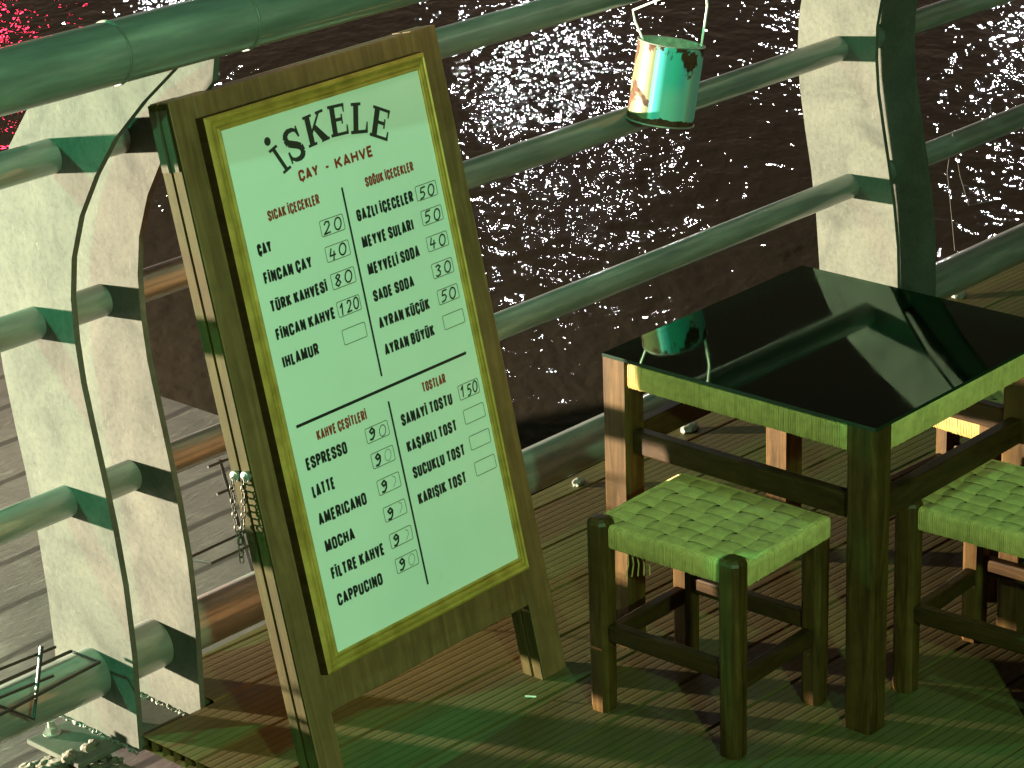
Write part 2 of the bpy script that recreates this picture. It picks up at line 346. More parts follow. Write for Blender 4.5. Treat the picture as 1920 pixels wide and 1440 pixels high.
# ------------------------------------------------------------------ lettering
def glyphs():
    def arc(cx, cy, rx, ry, a0, a1, n=7): return [(cx+rx*math.cos(math.radians(a0+(a1-a0)*i/n)), cy+ry*math.sin(math.radians(a0+(a1-a0)*i/n))) for i in range(n+1)]
    r = .16
    O = arc(.5, 1-r, .5, r, 180, 0)+arc(.5, r, .5, r, 0, -180); O = O+[O[0]]
    C = arc(.5, 1-r, .5, r, 0, 180)+arc(.5, r, .5, r, 180, 360); C = [(1, .68)]+C+[(1, .32)]
    U = [(0, 1)]+arc(.5, r, .5, r, 180, 360)+[(1, 1)]
    Sg = [(1, .72)]+arc(.5, 1-r, .5, r, 0, 180)+[(0, .70), (.12, .62), (.88, .40), (1, .31)]+arc(.5, r, .5, r, 0, -180)+[(0, .29)]
    P = [(0, 0), (0, 1), (.55, 1)]+arc(.55, .74, .45, .26, 90, -90)+[(0, .48)]
    ced = [(.5, -.02), (.58, -.10), (.42, -.17)]
    d = {'A': (1.05, [[(0, 0), (.5, 1), (1, 0)], [(.2, .24), (.8, .24)]]), 'B': (1, [[(0, 0), (0, 1), (.55, 1)]+arc(.55, .77, .42, .23, 90, -90)+[(0, .54)], [(.5, .54)]+arc(.55, .27, .45, .27, 90, -90)+[(0, 0)]]),
         'C': (1, [C]), 'Ç': (1, [C, ced]), 'D': (1, [[(0, 0), (0, 1), (.5, 1)]+arc(.5, 1-.2, .5, .2, 90, 0)+arc(.5, .2, .5, .2, 0, -90)+[(0, 0)]]),
         'E': (.74, [[(1, 1), (0, 1), (0, 0), (1, 0)], [(0, .51), (.9, .51)]]), 'F': (.70, [[(1, 1), (0, 1), (0, 0)], [(0, .5), (.9, .5)]]),
         'G': (1, [C[:-1]+[(1, .46), (.55, .46)]]), 'H': (1, [[(0, 0), (0, 1)], [(1, 0), (1, 1)], [(0, .52), (1, .52)]]), 'I': (0, [[(.5, 0), (.5, 1)]]),
         'İ': (0, [[(.5, 0), (.5, 1)], [(.5, 1.13), (.5, 1.25)]]), 'K': (1.02, [[(0, 0), (0, 1)], [(1, 1), (.08, .42)], [(.36, .58), (1, 0)]]), 'L': (.64, [[(0, 1), (0, 0), (1, 0)]]),
         'M': (1.4, [[(0, 0), (.06, 1), (.5, .12), (.94, 1), (1, 0)]]), 'N': (1.03, [[(0, 0), (0, 1), (1, 0), (1, 1)]]), 'O': (1, [O]), 'P': (.95, [P]), 'R': (1, [P, [(.5, .48), (1, 0)]]),
         'S': (.98, [Sg]), 'Ş': (.98, [Sg, ced]), 'T': (1.0, [[(0, 1), (1, 1)], [(.5, 1), (.5, 0)]]), 'U': (1, [U]), 'Ü': (1, [U, [(.22, 1.13), (.22, 1.24)], [(.78, 1.13), (.78, 1.24)]]),
         'V': (1.03, [[(0, 1), (.5, 0), (1, 1)]]), 'Y': (1.03, [[(0, 1), (.5, .42), (1, 1)], [(.5, .42), (.5, 0)]]), 'Z': (.9, [[(0, 1), (1, 1), (0, 0), (1, 0)]]), '-': (.6, [[(0, .45), (1, .45)]])}
    d['Ğ'] = (1, d['G'][1]+[[(.15, 1.24), (.32, 1.14), (.68, 1.14), (.85, 1.24)]])
    return d
GL = glyphs()
class Ink:
    """flat strokes on the sign's face, each a hair above the last so that no two lie in one plane"""
    def __init__(s, lift=.0005): s.mb = MB(); s.k = 0; s.lift = lift
    def poly(s, pts):
        y = -(s.lift+(s.k % 40)*4e-6); s.k += 1
        s.mb.add([(p[0], y, p[1]) for p in pts], [tuple(range(len(pts)))])
    def stroke(s, pts, th, zlo=None, zhi=None, round_=True):
        c = lambda p: (p[0], p[1] if zlo is None else min(max(p[1], zlo), zhi))
        for i in range(len(pts)-1):
            a, b = Vector(pts[i]), Vector(pts[i+1]); d = b-a
            if d.length < 1e-7: continue
            d.normalize(); n_ = Vector((-d.y, d.x))*th/2
            e0 = d*(th*.12); s.poly([c(a-n_-e0), c(b-n_+e0), c(b+n_+e0), c(a+n_-e0)])
            if round_ and i > 0: s.poly([c((a.x+th/2*math.cos(2*PI*k/8), a.y+th/2*math.sin(2*PI*k/8))) for k in range(8)])
    def text(s, txt, x, z, dx, dz, h, th, thin=None, gapw=.30):
        # widths in units; scale so that the whole line is as long as measured
        tw = []
        for ch in txt: tw.append(.55 if ch == ' ' else GL[ch][0])
        L = math.hypot(dx, dz); ns = len(txt)-1
        fixed = th*sum(1 for ch in txt if ch != ' ')
        unit = (L-fixed)/(sum(tw)+gapw*ns); up = Vector((-dz/L, dx/L)); ex = Vector((dx/L, dz/L)); o = Vector((x, z)); pen = 0
        for ch, w_ in zip(txt, tw):
            if ch != ' ':
                wg = w_*unit
                for st in GL[ch][1]:
                    pts = [o+ex*(pen+th/2+(px*wg if w_ else 0))+up*(min(th/2+py*(h-th), 9)) for px, py in st]
                    s.stroke(pts, th, z-.35*h, z+h*1.4)
                pen += wg+th
                if ch in 'LFP': pen -= .08*unit
            else: pen += w_*unit
            pen += gapw*unit
    def build(s, name, m, parent): return s.mb.build(name, m, parent)

ITEMS = [('ÇAY',-.2185,.2319,.0310,.0199),('FİNCAN ÇAY',-.2185,.1840,.1116,.0205),('TÜRK KAHVESİ',-.2185,.1364,.1334,.0200),('FİNCAN KAHVE',-.2195,.0890,.1395,.0203),('IHLAMUR',-.2185,.0418,.0850,.0208),
 ('GAZLI İÇECELER',.0155,.2301,.1423,.0203),('MEYVE SULARI',.0147,.1833,.1290,.0207),('MEYVELİ SODA',.0147,.1360,.1301,.0208),('SADE SODA',.0140,.0900,.1020,.0200),('AYRAN KÜÇÜK',.0138,.0422,.1281,.0204),('AYRAN BÜYÜK',.0138,-.0049,.1266,.0206),
 ('ESPRESSO',-.2169,-.1351,.0979,.0213),('LATTE',-.2169,-.1830,.0535,.0213),('AMERICANO',-.2169,-.2315,.1159,.0214),('MOCHA',-.2155,-.2793,.0705,.0214),('FİLTRE KAHVE',-.2150,-.3274,.1302,.0214),('CAPPUCINO',-.2145,-.3744,.1110,.0213),
 ('SANAYİ TOSTU',.0172,-.1322,.1315,.0210),('KAŞARLI TOST',.0172,-.1799,.1295,.0207),('SUCUKLU TOST',.0182,-.2274,.1358,.0210),('KARIŞIK TOST',.0175,-.2748,.1255,.0211)]
HEADS = [('SICAK İÇECEKLER',-.1807,.2807,.1205,.0175),('SOĞUK İÇECEKLER',.0516,.2812,.1209,.0170),('KAHVE ÇEŞİTLERİ',-.1799,-.0946,.1205,.0177),('TOSTLAR',.0823,-.0915,.0610,.0176)]
BOXES = [('20',-.0717,.2262,.0553,.0267),('40',-.0723,.1825,.0559,.0256),('80',-.0730,.1354,.0561,.0262),('120',-.0732,.0875,.0545,.0258),('',-.0743,.0399,.0555,.0254),
 ('50',.1655,.2283,.0524,.0255),('50',.1669,.1839,.0523,.0258),('40',.1663,.1376,.0532,.0253),('30',.1656,.0894,.0528,.0258),('50',.1660,.0423,.0527,.0254),('',.1665,-.0027,.0530,.0246),
 ('90',-.0712,-.1351,.0552,.0256),('9o',-.0702,-.1804,.0547,.0262),('9)',-.0698,-.2281,.0547,.0259),('9)',-.0689,-.2765,.0543,.0253),('9)',-.0682,-.3243,.0546,.0250),('9o',-.0672,-.3700,.0547,.0255),
 ('150',.1680,-.1319,.0524,.0258),('',.1688,-.1767,.0534,.0254),('',.1696,-.2247,.0532,.0251),('',.1693,-.2726,.0541,.0248)]
TITLE = [('I',-.1254,.3468,.0193,.0066,-.0230,.0442),('S',-.1038,.3581,.0381,.0050,-.0105,.0547),('K',-.0582,.3750,.0489,.0038,-.0013,.0520),('E',-.0028,.3797,.0411,-.0024,.0039,.0525),('L',.0429,.3749,.0392,-.0061,.0140,.0507),('E',.0846,.3634,.0387,-.0190,.0241,.0475)]
DIG = {'0': [[(.5+.5*math.cos(math.radians(100+a*22.5)), .5+.5*math.sin(math.radians(100+a*22.5))) for a in range(17)]],
 '1': [[(.1, .68), (.55, 1), (.5, 0)]], '2': [[(.05, .78), (.3, 1), (.75, .95), (.85, .68), (.45, .3), (0, 0), (.95, .06)]], '3': [[(.05, .88), (.5, 1), (.85, .8), (.4, .55), (.8, .38), (.75, .1), (.3, 0), (.05, .12)]],
 '4': [[(.3, 1), (.08, .38), (.95, .40)], [(.72, .72), (.62, -.05)]], '5': [[(.95, 1), (.25, .97), (.15, .58), (.6, .6), (.85, .38), (.6, .08), (.02, 0)]],
 '8': [[(.8, .85), (.45, 1), (.15, .8), (.5, .55), (.85, .28), (.5, 0), (.1, .22), (.45, .52), (.8, .85)]],
 '9': [[(.85, .72), (.5, 1), (.12, .78), (.4, .52), (.85, .72), (.8, .3), (.5, .02), (.1, .06)]], ')': [[(.35, 1), (.8, .85), (.85, .45), (.45, .05)]]}

# ------------------------------------------------------------------ menu board
u = Vector((.99955165, .02924061, -.00644129)); v = Vector((-.000149, .21998, .975504)).normalized(); nrm = u.cross(v).normalized()
KS = .9979; C0 = Vector((0, 0, 2.26144))
Pc = C0+(Vector((2.977336, 3.034105, .671857))-C0)*KS
org = Pc-v*.6868*KS
board = thing('menu_board', org, 'wooden A frame menu board with green lit price list leaning on the railing', 'sign')
yv = -nrm
board.matrix_world = Matrix(((u.x, yv.x, v.x, org.x), (u.y, yv.y, v.y, org.y), (u.z, yv.z, v.z, org.z), (0, 0, 0, 1)))@Matrix.Scale(KS, 4)
ZO = .6868
def bz(z): return z+ZO
UL, UR, VB, VT, FY = -.326, .311, -.6903, .511, .0135
def stile(u0, u1, y0, y1, top, name, m):
    mb = MB(); mb.box((u0, FY+y0, bz(VB)), (u1, FY+y1, bz(top)), bev=.002); return mb.build(name, m, board)
# front frame
stile(UL+.0035, -.269, 0, .0215, VT, 'stile', M['sign_wood']); stile(.247, UR, 0, .0215, VT, 'stile', M['sign_wood'])
def bar(v0, v1, y0, y1, name): mb = MB(); mb.box((-.269, FY+y0, bz(v0)), (.247, FY+y1, bz(v1)), bev=.002); return mb.build(name, M['sign_wood'], board)
bar(.440, VT-.001, .0005, .021, 'top_bar'); bar(-.544, -.440, .0005, .021, 'bottom_bar')
# raw, unpainted left edges of the two frames
for y0, y1 in ((.001, .0205), (.0265, .046)):
    mb = MB(); mb.box((UL, FY+y0, bz(VB+.001)), (UL+.0032, FY+y1, bz(VT-.002))); mb.build('raw_edge', M['raw_wood'], board)
# rear frame
stile(UL+.0035, -.269, .026, .0465, VT, 'rear_stile', M['sign_wood']); stile(.247, UR, .026, .0465, VT, 'rear_stile', M['sign_wood'])
bar(.440, VT-.001, .0265, .046, 'rear_bar'); bar(-.544, -.440, .0265, .046, 'rear_bar')
for y0, y1 in ((.001, .0205), (.0265, .046)):   # raw inner side of the right legs
    mb = MB(); mb.box((.2442, FY+y0, bz(VB+.001)), (.2468, FY+y1, bz(-.5445))); mb.build('raw_edge', M['raw_wood'], board)
mb = MB(); mb.box((-.267, FY+.034, bz(-.439)), (.245, FY+.040, bz(.439))); mb.build('rear_panel', M['sign_wood'], board)
# gilded moulding: stepped profile swept round the print
mb = MB(); i0, i1, j0, j1 = -.2405, .2310, -.447, .445
steps = [(0, .0005), (.0005, -.0045), (.0035, -.0070), (.0070, -.0045), (.0085, -.0020), (.0100, -.0060), (.0135, -.0095), (.0165, -.0085), (.0178, -.0045), (.0195, -.0050), (.0215, -.0110), (.0255, -.0140), (.0300, -.0120), (.0330, -.0070), (.0340, .0020), (.0342, FY+.0006)]
loops = []
for d, y in steps:
    y = y*.65 if y < 0 else y; loops.append([(i0-d, y, bz(j0-d*.8)), (i1+d*.5, y, bz(j0-d*.8)), (i1+d*.5, y, bz(j1+d*.85)), (i0-d, y, bz(j1+d*.85))])
vs = [p for l in loops for p in l]; fs = []
for a in range(len(loops)-1):
    for k in range(4): fs.append((a*4+k, a*4+(k+1) % 4, a*4+4+(k+1) % 4, a*4+4+k))
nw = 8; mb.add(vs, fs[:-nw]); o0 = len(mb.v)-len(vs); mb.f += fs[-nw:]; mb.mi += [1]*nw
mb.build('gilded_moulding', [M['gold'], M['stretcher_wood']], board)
mb = MB(); mb.box((-.2450, 0, bz(-.4515)), (.2350, .004, bz(.4490))); menu = mb.build('menu_panel', M['paper'], board)
# lettering on the print
ik = Ink()
for t_, x, z, L_, h in ITEMS: ik.text(t_, x, bz(z), L_, 0.0, h, .0047, gapw=.25)
ik.build('item_lettering', M['ink'], menu)
for t_, x, z, L_, h in HEADS:
    ik = Ink(); ik.text(t_, x, bz(z), L_, 0.0, h, .0035, gapw=.22)
    ik.build('heading_lettering', M['red_ink'], menu)
ik = Ink()
ik.text('ÇAY', -.0945, bz(.3262), .0462, .0005, .0190, .0044, gapw=.22); ik.text('-', -.0320, bz(.3270), .0095, 0, .0190, .0036); ik.text('KAHVE', -.0080, bz(.3268), .0920, .0012, .0195, .0044, gapw=.22)
ik.build('subtitle_lettering', M['red_ink'], menu)
ik = Ink()
SER = {'I': [[(.32, 0), (.68, 0), (.68, 1), (.32, 1)], [(0, 0), (1, 0), (1, .10), (0, .10)], [(0, .90), (1, .90), (1, 1), (0, 1)]],
 'K': [[(.08, 0), (.32, 0), (.32, 1), (.08, 1)], [(0, 0), (.42, 0), (.42, .09), (0, .09)], [(0, .91), (.42, .91), (.42, 1), (0, 1)], [(.32, .38), (.32, .52), (.72, .95), (.84, .95)], [(.62, .91), (1, .91), (1, 1), (.62, 1)], [(.38, .50), (.52, .62), (.98, .10), (.68, .04)], [(.62, 0), (1.04, 0), (1.04, .09), (.72, .09)]],
 'E': [[(.10, 0), (.38, 0), (.38, 1), (.10, 1)], [(0, 0), (1, 0), (1, .10), (0, .10)], [(0, .90), (.94, .90), (.94, 1), (0, 1)], [(.88, 0), (1, 0), (1, .30), (.93, .30)], [(.85, .72), (.91, .72), (.94, 1), (.82, 1)], [(.38, .46), (.72, .46), (.72, .57), (.38, .57)], [(.68, .36), (.76, .36), (.76, .67), (.68, .67)]],
 'L': [[(.14, 0), (.44, 0), (.44, 1), (.14, 1)], [(0, 0), (1, 0), (1, .11), (0, .11)], [(0, .90), (.58, .90), (.58, 1), (0, 1)], [(.84, 0), (1, 0), (1, .36), (.93, .36)]]}
for ch, x, z, xx, xz, yx, yz in TITLE:
    mp = lambda p: (x+p[0]*xx+p[1]*yx, bz(z)+p[0]*xz+p[1]*yz)
    if ch == 'S':
        c_ = [(.90, .74), (.84, .88), (.66, .94), (.40, .945), (.20, .87), (.13, .74), (.20, .61), (.42, .53), (.66, .45), (.84, .36), (.88, .23), (.78, .10), (.58, .05), (.34, .06), (.14, .14), (.08, .28)]
        w_ = [.05, .06, .075, .09, .11, .125, .135, .135, .135, .135, .125, .11, .09, .075, .06, .05]
        for i in range(len(c_)-1):
            a, b = Vector(c_[i]), Vector(c_[i+1]); d = (b-a).normalized(); nn = Vector((-d.y*1.15, d.x*.85))
            ik.poly([mp(a-nn*w_[i]-d*.02), mp(b-nn*w_[i+1]+d*.02), mp(b+nn*w_[i+1]+d*.02), mp(a+nn*w_[i]-d*.02)])
        ik.poly([mp(p) for p in ((.86, .66), (.97, .66), (.97, 1.0), (.88, 1.0))]); ik.poly([mp(p) for p in ((.02, 0), (.10, 0), (.14, .36), (.02, .36))])
    else:
        for pg in SER[ch]: ik.poly([mp(p) for p in pg])
ik.poly([(-.1460+.0072*math.cos(2*PI*k/20), bz(.4065)+.0072*math.sin(2*PI*k/20)) for k in range(20)])
ik.build('title_lettering', M['title_ink'], menu)
for a, b, th in (((-.2191, -.0578), (.2057, -.0556), .0052), ((-.0042, .2943), (-.0058, -.0344), .0042), ((-.0029, -.081), (-.0024, -.4118), .0042)):
    ik = Ink(); ik.stroke([(a[0], bz(a[1])), (b[0], bz(b[1]))], th); ik.build('divider_line', M['ink'], menu)
for t_, x, z, w_, h in BOXES:
    ik = Ink(.0006); r_ = .003; pts = []
    for cx, cy, a0 in ((x+w_-r_, z+h-r_, 0), (x+r_, z+h-r_, 90), (x+r_, z+r_, 180), (x+w_-r_, z+r_, 270)):
        pts += [(cx+r_*math.cos(math.radians(a0+k*30)), bz(cy)+r_*math.sin(math.radians(a0+k*30))) for k in range(4)]
    ik.stroke(pts+[pts[0]], 0.0012, round_=False); ik.build('price_box', M['line_ink'], menu)
    if t_:
        ikm = Ink(.0008); ikf = Ink(.0008)
        nd = len(t_); dw = w_*(.33 if nd == 2 else .24); gp = (w_-nd*dw)/(nd+1.2); thk = .0028 if t_[0] != '9' else .0036
        for i, ch in enumerate(t_):
            ox = x+gp*1.1+i*(dw+gp)+random.uniform(-.001, .001); oz = bz(z)+h*.11+random.uniform(-.001, .0015); dh = h*.74
            faded = ch in 'o)'
            for st in DIG['0' if ch == 'o' else ch]:
                pts = [(ox+px*dw*.85+py*dw*.18, oz+py*dh) for px, py in st]
                (ikf if faded else ikm).stroke(pts, .0015 if faded or (i == 1 and t_[0] == '9') else thk)
        ikm.build('price_figures', M['marker'], menu)
        if ikf.k: ikf.build('faded_figure', M['faded'], menu)

# hooks and the safety chain on the left edge
dl = Vector((u.dot((0, 0, -1)), yv.dot((0, 0, -1)), v.dot((0, 0, -1)))).normalized()      # straight down, in board axes
hk = []
for y in (FY+.010, FY+.036):
    mb = MB(); c_ = Vector((UL-.004, y, bz(-.108))); mb.tube([c_+Vector((.006, 0, 0)), c_+Vector((-.002, 0, 0))], .0095, 18); mb.tube([c_+Vector((-.002, 0, 0)), c_+Vector((-.005, 0, 0))], [.008, .004], 14)
    mb.build('screw_head', M['zinc'], board, True); hk.append(c_+Vector((-.006, 0, 0)))
mb = MB()
def link(c, d, side, L_=.0135, Wd=.0050, r_=.0011):
    pts = []
    for k in range(17):
        a = 2*PI*k/16; pts.append(c+d*(math.cos(a)*L_/2)+side*(math.sin(a)*Wd))
    mb.tube(pts, r_, 6, False)
foot = (hk[0]+hk[1])/2+dl*.118+Vector((-.004, 0, 0))
for h_ in hk:
    nL = 10
    for i in range(nL):
        t0 = (i+.5)/nL; p0 = h_.lerp(foot, t0)+Vector((0, (1 if h_ is hk[1] else -1)*.005*math.sin(t0*PI), 0)); d = (foot-h_).normalized()
        sd = Vector((1, 0, 0)) if i % 2 else Vector((.35, 1, 0)).normalized(); sd = (sd-d*sd.dot(d)).normalized(); link(p0, d, sd)
for i in range(3): link(foot+dl*(.006+.011*i), dl, Vector((1, 0, 0)) if i % 2 else Vector((0, 1, 0)))
mb.build('chain', M['chain'], board, True)
mb = MB(); mb.box((UL-.0025, FY+.003, bz(.40)), (UL-.0003, FY+.019, bz(.5))); mb.box((UL-.0025, FY+.029, bz(.40)), (UL-.0003, FY+.044, bz(.5))); mb.tube([(UL-.003, FY+.0238, bz(.40)), (UL-.003, FY+.0238, bz(.5))], .0036, 10); mb.build('hinge', M['hinge'], board)

# ------------------------------------------------------------------ cord-wrapped edges and woven seats
def cord_band(mb, p, q, out, z0, z1, lip=.012, d=.0036, amp=.0015):
    p, q, out = Vector(p), Vector(q), Vector(out); L_ = (q-p).length; n_ = int(L_/d); ex = (q-p)/L_; rows = []
    for i in range(n_*3+1):
        ph = (i % 3)/3; cyc = i//3; rnd = random.Random(cyc*7+int(p.x*1000)); loose = rnd.random()
        b = amp*math.sin(PI*ph)*(1.6 if loose > .93 else 1) if ph else -amp*(.8 if loose > .3 else (2.4 if loose > .1 else 4.5))
        jz = rnd.uniform(-.0007, .0007); o = p+ex*(L_*i/(n_*3))
        rows.append([o-out*lip+Vector((0, 0, z1+b*.6)), o-out*.004+Vector((0, 0, z1+b*.6)), o+out*(b-.0008)+Vector((0, 0, z1-.0035)), o+out*b+Vector((0, 0, z1-.008)), o+out*b+Vector((0, 0, z0+.006+jz)), o+out*(b-.003)+Vector((0, 0, z0+jz)), o-out*lip+Vector((0, 0, z0+jz))])
    m_ = 7; vs = [x for r_ in rows for x in r_]; fs = []
    for i in range(len(rows)-1):
        for k in range(m_-1): fs.append((i*m_+k, (i+1)*m_+k, (i+1)*m_+k+1, i*m_+k+1))
    mb.add(vs, fs)
def leg_mesh(cx, cy, sx, sy, z0, z1, ch, dome=.0):
    """chamfered square leg, slightly tapering to the foot, with a rounded top"""
    mb = MB(); rings = []
    zs = [(z0, .90), (z0+.008, .94), (z0+(z1-z0)*.5, .98), (z1-dome, 1.0)]
    if dome: zs += [(z1-dome*.45, .90), (z1-dome*.1, .68), (z1, .35)]
    for z, s_ in zs:
        x, y, c_ = sx/2*s_, sy/2*s_, ch*s_
        rings.append([(cx+a, cy+b, z) for a, b in ((x-c_, -y), (x, -y+c_), (x, y-c_), (x-c_, y), (-x+c_, y), (-x, y-c_), (-x, -y+c_), (-x+c_, -y))])
    vs = [p for r_ in rings for p in r_]; fs = [tuple(range(8))[::-1], tuple((len(rings)-1)*8+k for k in range(8))]
    for i in range(len(rings)-1):
        for k in range(8): fs.append((i*8+k, i*8+(k+1) % 8, (i+1)*8+(k+1) % 8, (i+1)*8+k))
    mb.add(vs, fs); return mb

# ------------------------------------------------------------------ table
tx, ty = 3.675, 2.609
table = thing('cafe_table', (tx, ty, 0), 'square dark wood cafe table with black glass top and cord wrapped edge', 'table')
hx, hy = .270, .297; lw, ld = .052, .060
for sx in (-1, 1):
    for sy in (-1, 1):
        leg_mesh(sx*(hx-lw/2), sy*(hy-ld/2), lw, ld, 0, .5715, .006).build('leg', M['dark_wood'], table)
mb = MB(); e_ = .0035
cord_band(mb, (-hx+e_, hy-ld, 0), (-hx+e_, -hy+ld, 0), (-1, 0, 0), .522, .570); cord_band(mb, (hx-e_, -hy+ld, 0), (hx-e_, hy-ld, 0), (1, 0, 0), .522, .570)
cord_band(mb, (-hx+lw, -hy+e_, 0), (hx-lw, -hy+e_, 0), (0, -1, 0), .522, .570); cord_band(mb, (hx-lw, hy-e_, 0), (-hx+lw, hy-e_, 0), (0, 1, 0), .522, .570)
mb.build('cord_rim', M['cord'], table, True)
for sx in (-1, 1):
    mb = MB(); c_ = sx*(hx-.027); mb.box((c_-.012, -hy+ld-.002, .392), (c_+.012, hy-ld+.002, .436), bev=.003); mb.build('stretcher', M['stretcher_wood'], table)
    mb = MB(); c_ = sx*(hy-.030); mb.box((-hx+lw-.002, c_-.012, .384), (hx-lw+.002, c_+.012, .432), bev=.003); mb.build('stretcher', M['stretcher_wood'], table)
    mb = MB(); c_ = sx*(hx-.020); mb.box((c_-.010, -hy+ld-.002, .526), (c_+.010, hy-ld+.002, .566)); mb.build('apron', M['stretcher_wood'], table)
    mb = MB(); c_ = sx*(hy-.022); mb.box((-hx+lw-.002, c_-.010, .5265), (hx-lw+.002, c_+.010, .5655)); mb.build('apron', M['stretcher_wood'], table)
mb = MB(); mb.box((-hx+.008, -hy+.008, .5672), (hx-.004, hy-.008, .5712)); mb.build('tabletop', M['black_top'], table)
gx0, gx1, gy0, gy1 = 3.400-tx, 4.004-tx, 2.308-ty, 2.898-ty
mb = MB(); mb.box((gx0, gy0, .5735), (gx1, gy1, .5800)); go = mb.build('glass_top', [M['glass'], M['glass_edge']], table)
for p in go.data.polygons:
    if abs(p.normal.z) < .5: p.material_index = 1
for cx, cy in ((-hx+.033, hy-.036), (hx-.03, hy-.03), (-hx+.03, -hy+.03), (hx-.03, -hy+.03)):
    mb = MB(); mb.tube([(cx, cy, .5713), (cx, cy, .5733)], .0085, 18); mb.build('glass_pad', M['scrap'], table)

# ------------------------------------------------------------------ stools
def weave(mb, x0, x1, y0, y1, z, nb=7, amp=.0020):
    for ax in (0, 1):
        A0, A1, B0, B1 = (x0, x1, y0, y1) if ax == 0 else (y0, y1, x0, x1)
        p = (B1-B0)/nb; q = (A1-A0)/nb; ns = nb*8
        for i in range(nb):
            rnd = random.Random(i*13+ax*5); cb = B0+p*(i+.5)+rnd.uniform(-.0012, .0012); hw = p*.448+rnd.uniform(-.0010, .0006); vs = []; fs = []; cr_ = 10
            for j in range(ns+1):
                a = A0+(A1-A0)*j/ns; w_ = math.cos(PI*((a-A0)/q-.5)+PI*(i+ax))
                sgn = w_ if abs(w_) > .55 else w_
                zz = z+amp*max(-1, min(1, 1.5*sgn)); edge = min(1, min(j, ns-j)/3); zz = z+.001+(zz-z-.001)*edge
                for k in range(cr_+1):
                    tt = k/cr_*2-1; ridge = .0007*(1-abs(((k*.5) % 1)*2-1)); b = cb+hw*tt*(1-.04*w_)
                    vs.append((a, b, zz-.0016*tt*tt+ridge) if ax == 0 else (b, a, zz-.0016*tt*tt+ridge))
            for j in range(ns):
                for k in range(cr_):
                    o = j*(cr_+1)+k; fs.append((o, o+1, o+cr_+2, o+cr_+1))
            mb.add(vs, fs)
def make_stool(name, loc, rz, label, hx_, hy_):
    st = thing(name, loc, label, 'stool', 'woven cafe stools round the table', rz)
    ls = .042
    for sx in (-1, 1):
        for sy in (-1, 1):
            leg_mesh(sx*hx_, sy*hy_, ls, ls, 0, .372 if sx < 0 else .350, .009, .010).build('leg', M['dark_wood'], st)
    xl, xr, oy = hx_+.006, hx_+.017, hy_+.0225; mb = MB()
    z0, z1 = .3185, .360
    cord_band(mb, (-xl, hy_-.010, 0), (-xl, -hy_+.013, 0), (-1, 0, 0), z0, z1); cord_band(mb, (xr, -hy_-.016, 0), (xr, hy_+.016, 0), (1, 0, 0), z0, z1)
    cord_band(mb, (-hx_+.013, -oy, 0), (hx_+.011, -oy, 0), (0, -1, 0), z0, z1); cord_band(mb, (hx_+.011, oy, 0), (-hx_+.013, oy, 0), (0, 1, 0), z0, z1)
    seat = mb.build('seat_edge', M['cord'], st, True)
    mb = MB(); weave(mb, -xl+.002, xr-.002, -oy+.002, oy-.002, z1-.0015); mb.build('seat', M['cord'], st, True)
    mb = MB(); mb.box((-xl+.012, -oy+.012, z0+.004), (xr-.012, oy-.012, z1-.010)); mb.build('seat_frame', M['black_top'], st)
    for s_ in (-1, 1):
        mb = MB(); mb.box((s_*hx_-.011, -hy_+.018, .140), (s_*hx_+.011, hy_-.018, .172), bev=.004); mb.build('stretcher', M['stretcher_wood'], st)
        mb = MB(); mb.box((-hx_+.018, s_*hy_-.011, .118), (hx_-.018, s_*hy_+.011, .150), bev=.004); mb.build('stretcher', M['stretcher_wood'], st)
    return st
stool = make_stool('woven_stool', (3.330, 2.605, 0), math.radians(1.5), 'woven cord stool in front of the menu board at the near corner of the table', .122, .141)
s2 = copy_tree(stool); s2.location = (3.722, 2.232, 0); s2.rotation_euler = (0, 0, math.radians(3.0))
s2['label'] = 'woven cord stool at the right side of the table, cut off by the photo edge'
s3 = copy_tree(stool); s3.location = (4.128, 2.585, 0); s3.rotation_euler = (0, 0, math.radians(-4))
s3['label'] = 'woven cord stool glimpsed under the table with one edge in warm light'
# loose cord ends under the first stool's seat
mb = MB()
for k in range(5):
    x = -.118+.004*k; mb.tube([(x, .085-.006*k, .314), (x-.002+.003*k, .083-.006*k, .295), (x-.006+.004*k, .086-.007*k, .272)], .0011, 5)
mb.build('loose_cord', M['cord'], stool)

# ------------------------------------------------------------------ tin can on a wire
T = Vector((4.222, 3.392, .908)); Bc = Vector((4.192, 3.402, .742)); ax = (T-Bc).normalized(); H = (T-Bc).length
tin = thing('tin_can', Bc, 'rusty teal and cream tin can hanging from the railing by a white wire', 'tin can')
q = ax.to_track_quat('Z', 'Y'); tin.rotation_mode = 'QUATERNION'; tin.rotation_quaternion = q
def shell(r0, z0, z1, nz, bot, name, m, inward=False):
    mb = MB(); n_ = 64; vs = []; fs = []
    for j in range(nz+1):
        for k in range(n_):
            a = 2*PI*k/n_; z = z0+(z1-z0)*j/nz; rr = r0*(1+.012*math.sin(3*a+1)+(.006*math.sin(7*a) if j == nz else 0)); vs.append((rr*math.cos(a), rr*math.sin(a), z))
    for j in range(nz):
        for k in range(n_): fs.append((j*n_+k, j*n_+(k+1) % n_, (j+1)*n_+(k+1) % n_, (j+1)*n_+k))
    if bot: fs.append(tuple(range(n_)))
    mb.add(vs, fs); return mb.build(name, m, tin, True)
shell(.0700, 0, H, 10, True, 'tin_body', M['tin']); shell(.0685, .004, H-.0005, 8, True, 'tin_lining', M['tin_in'])
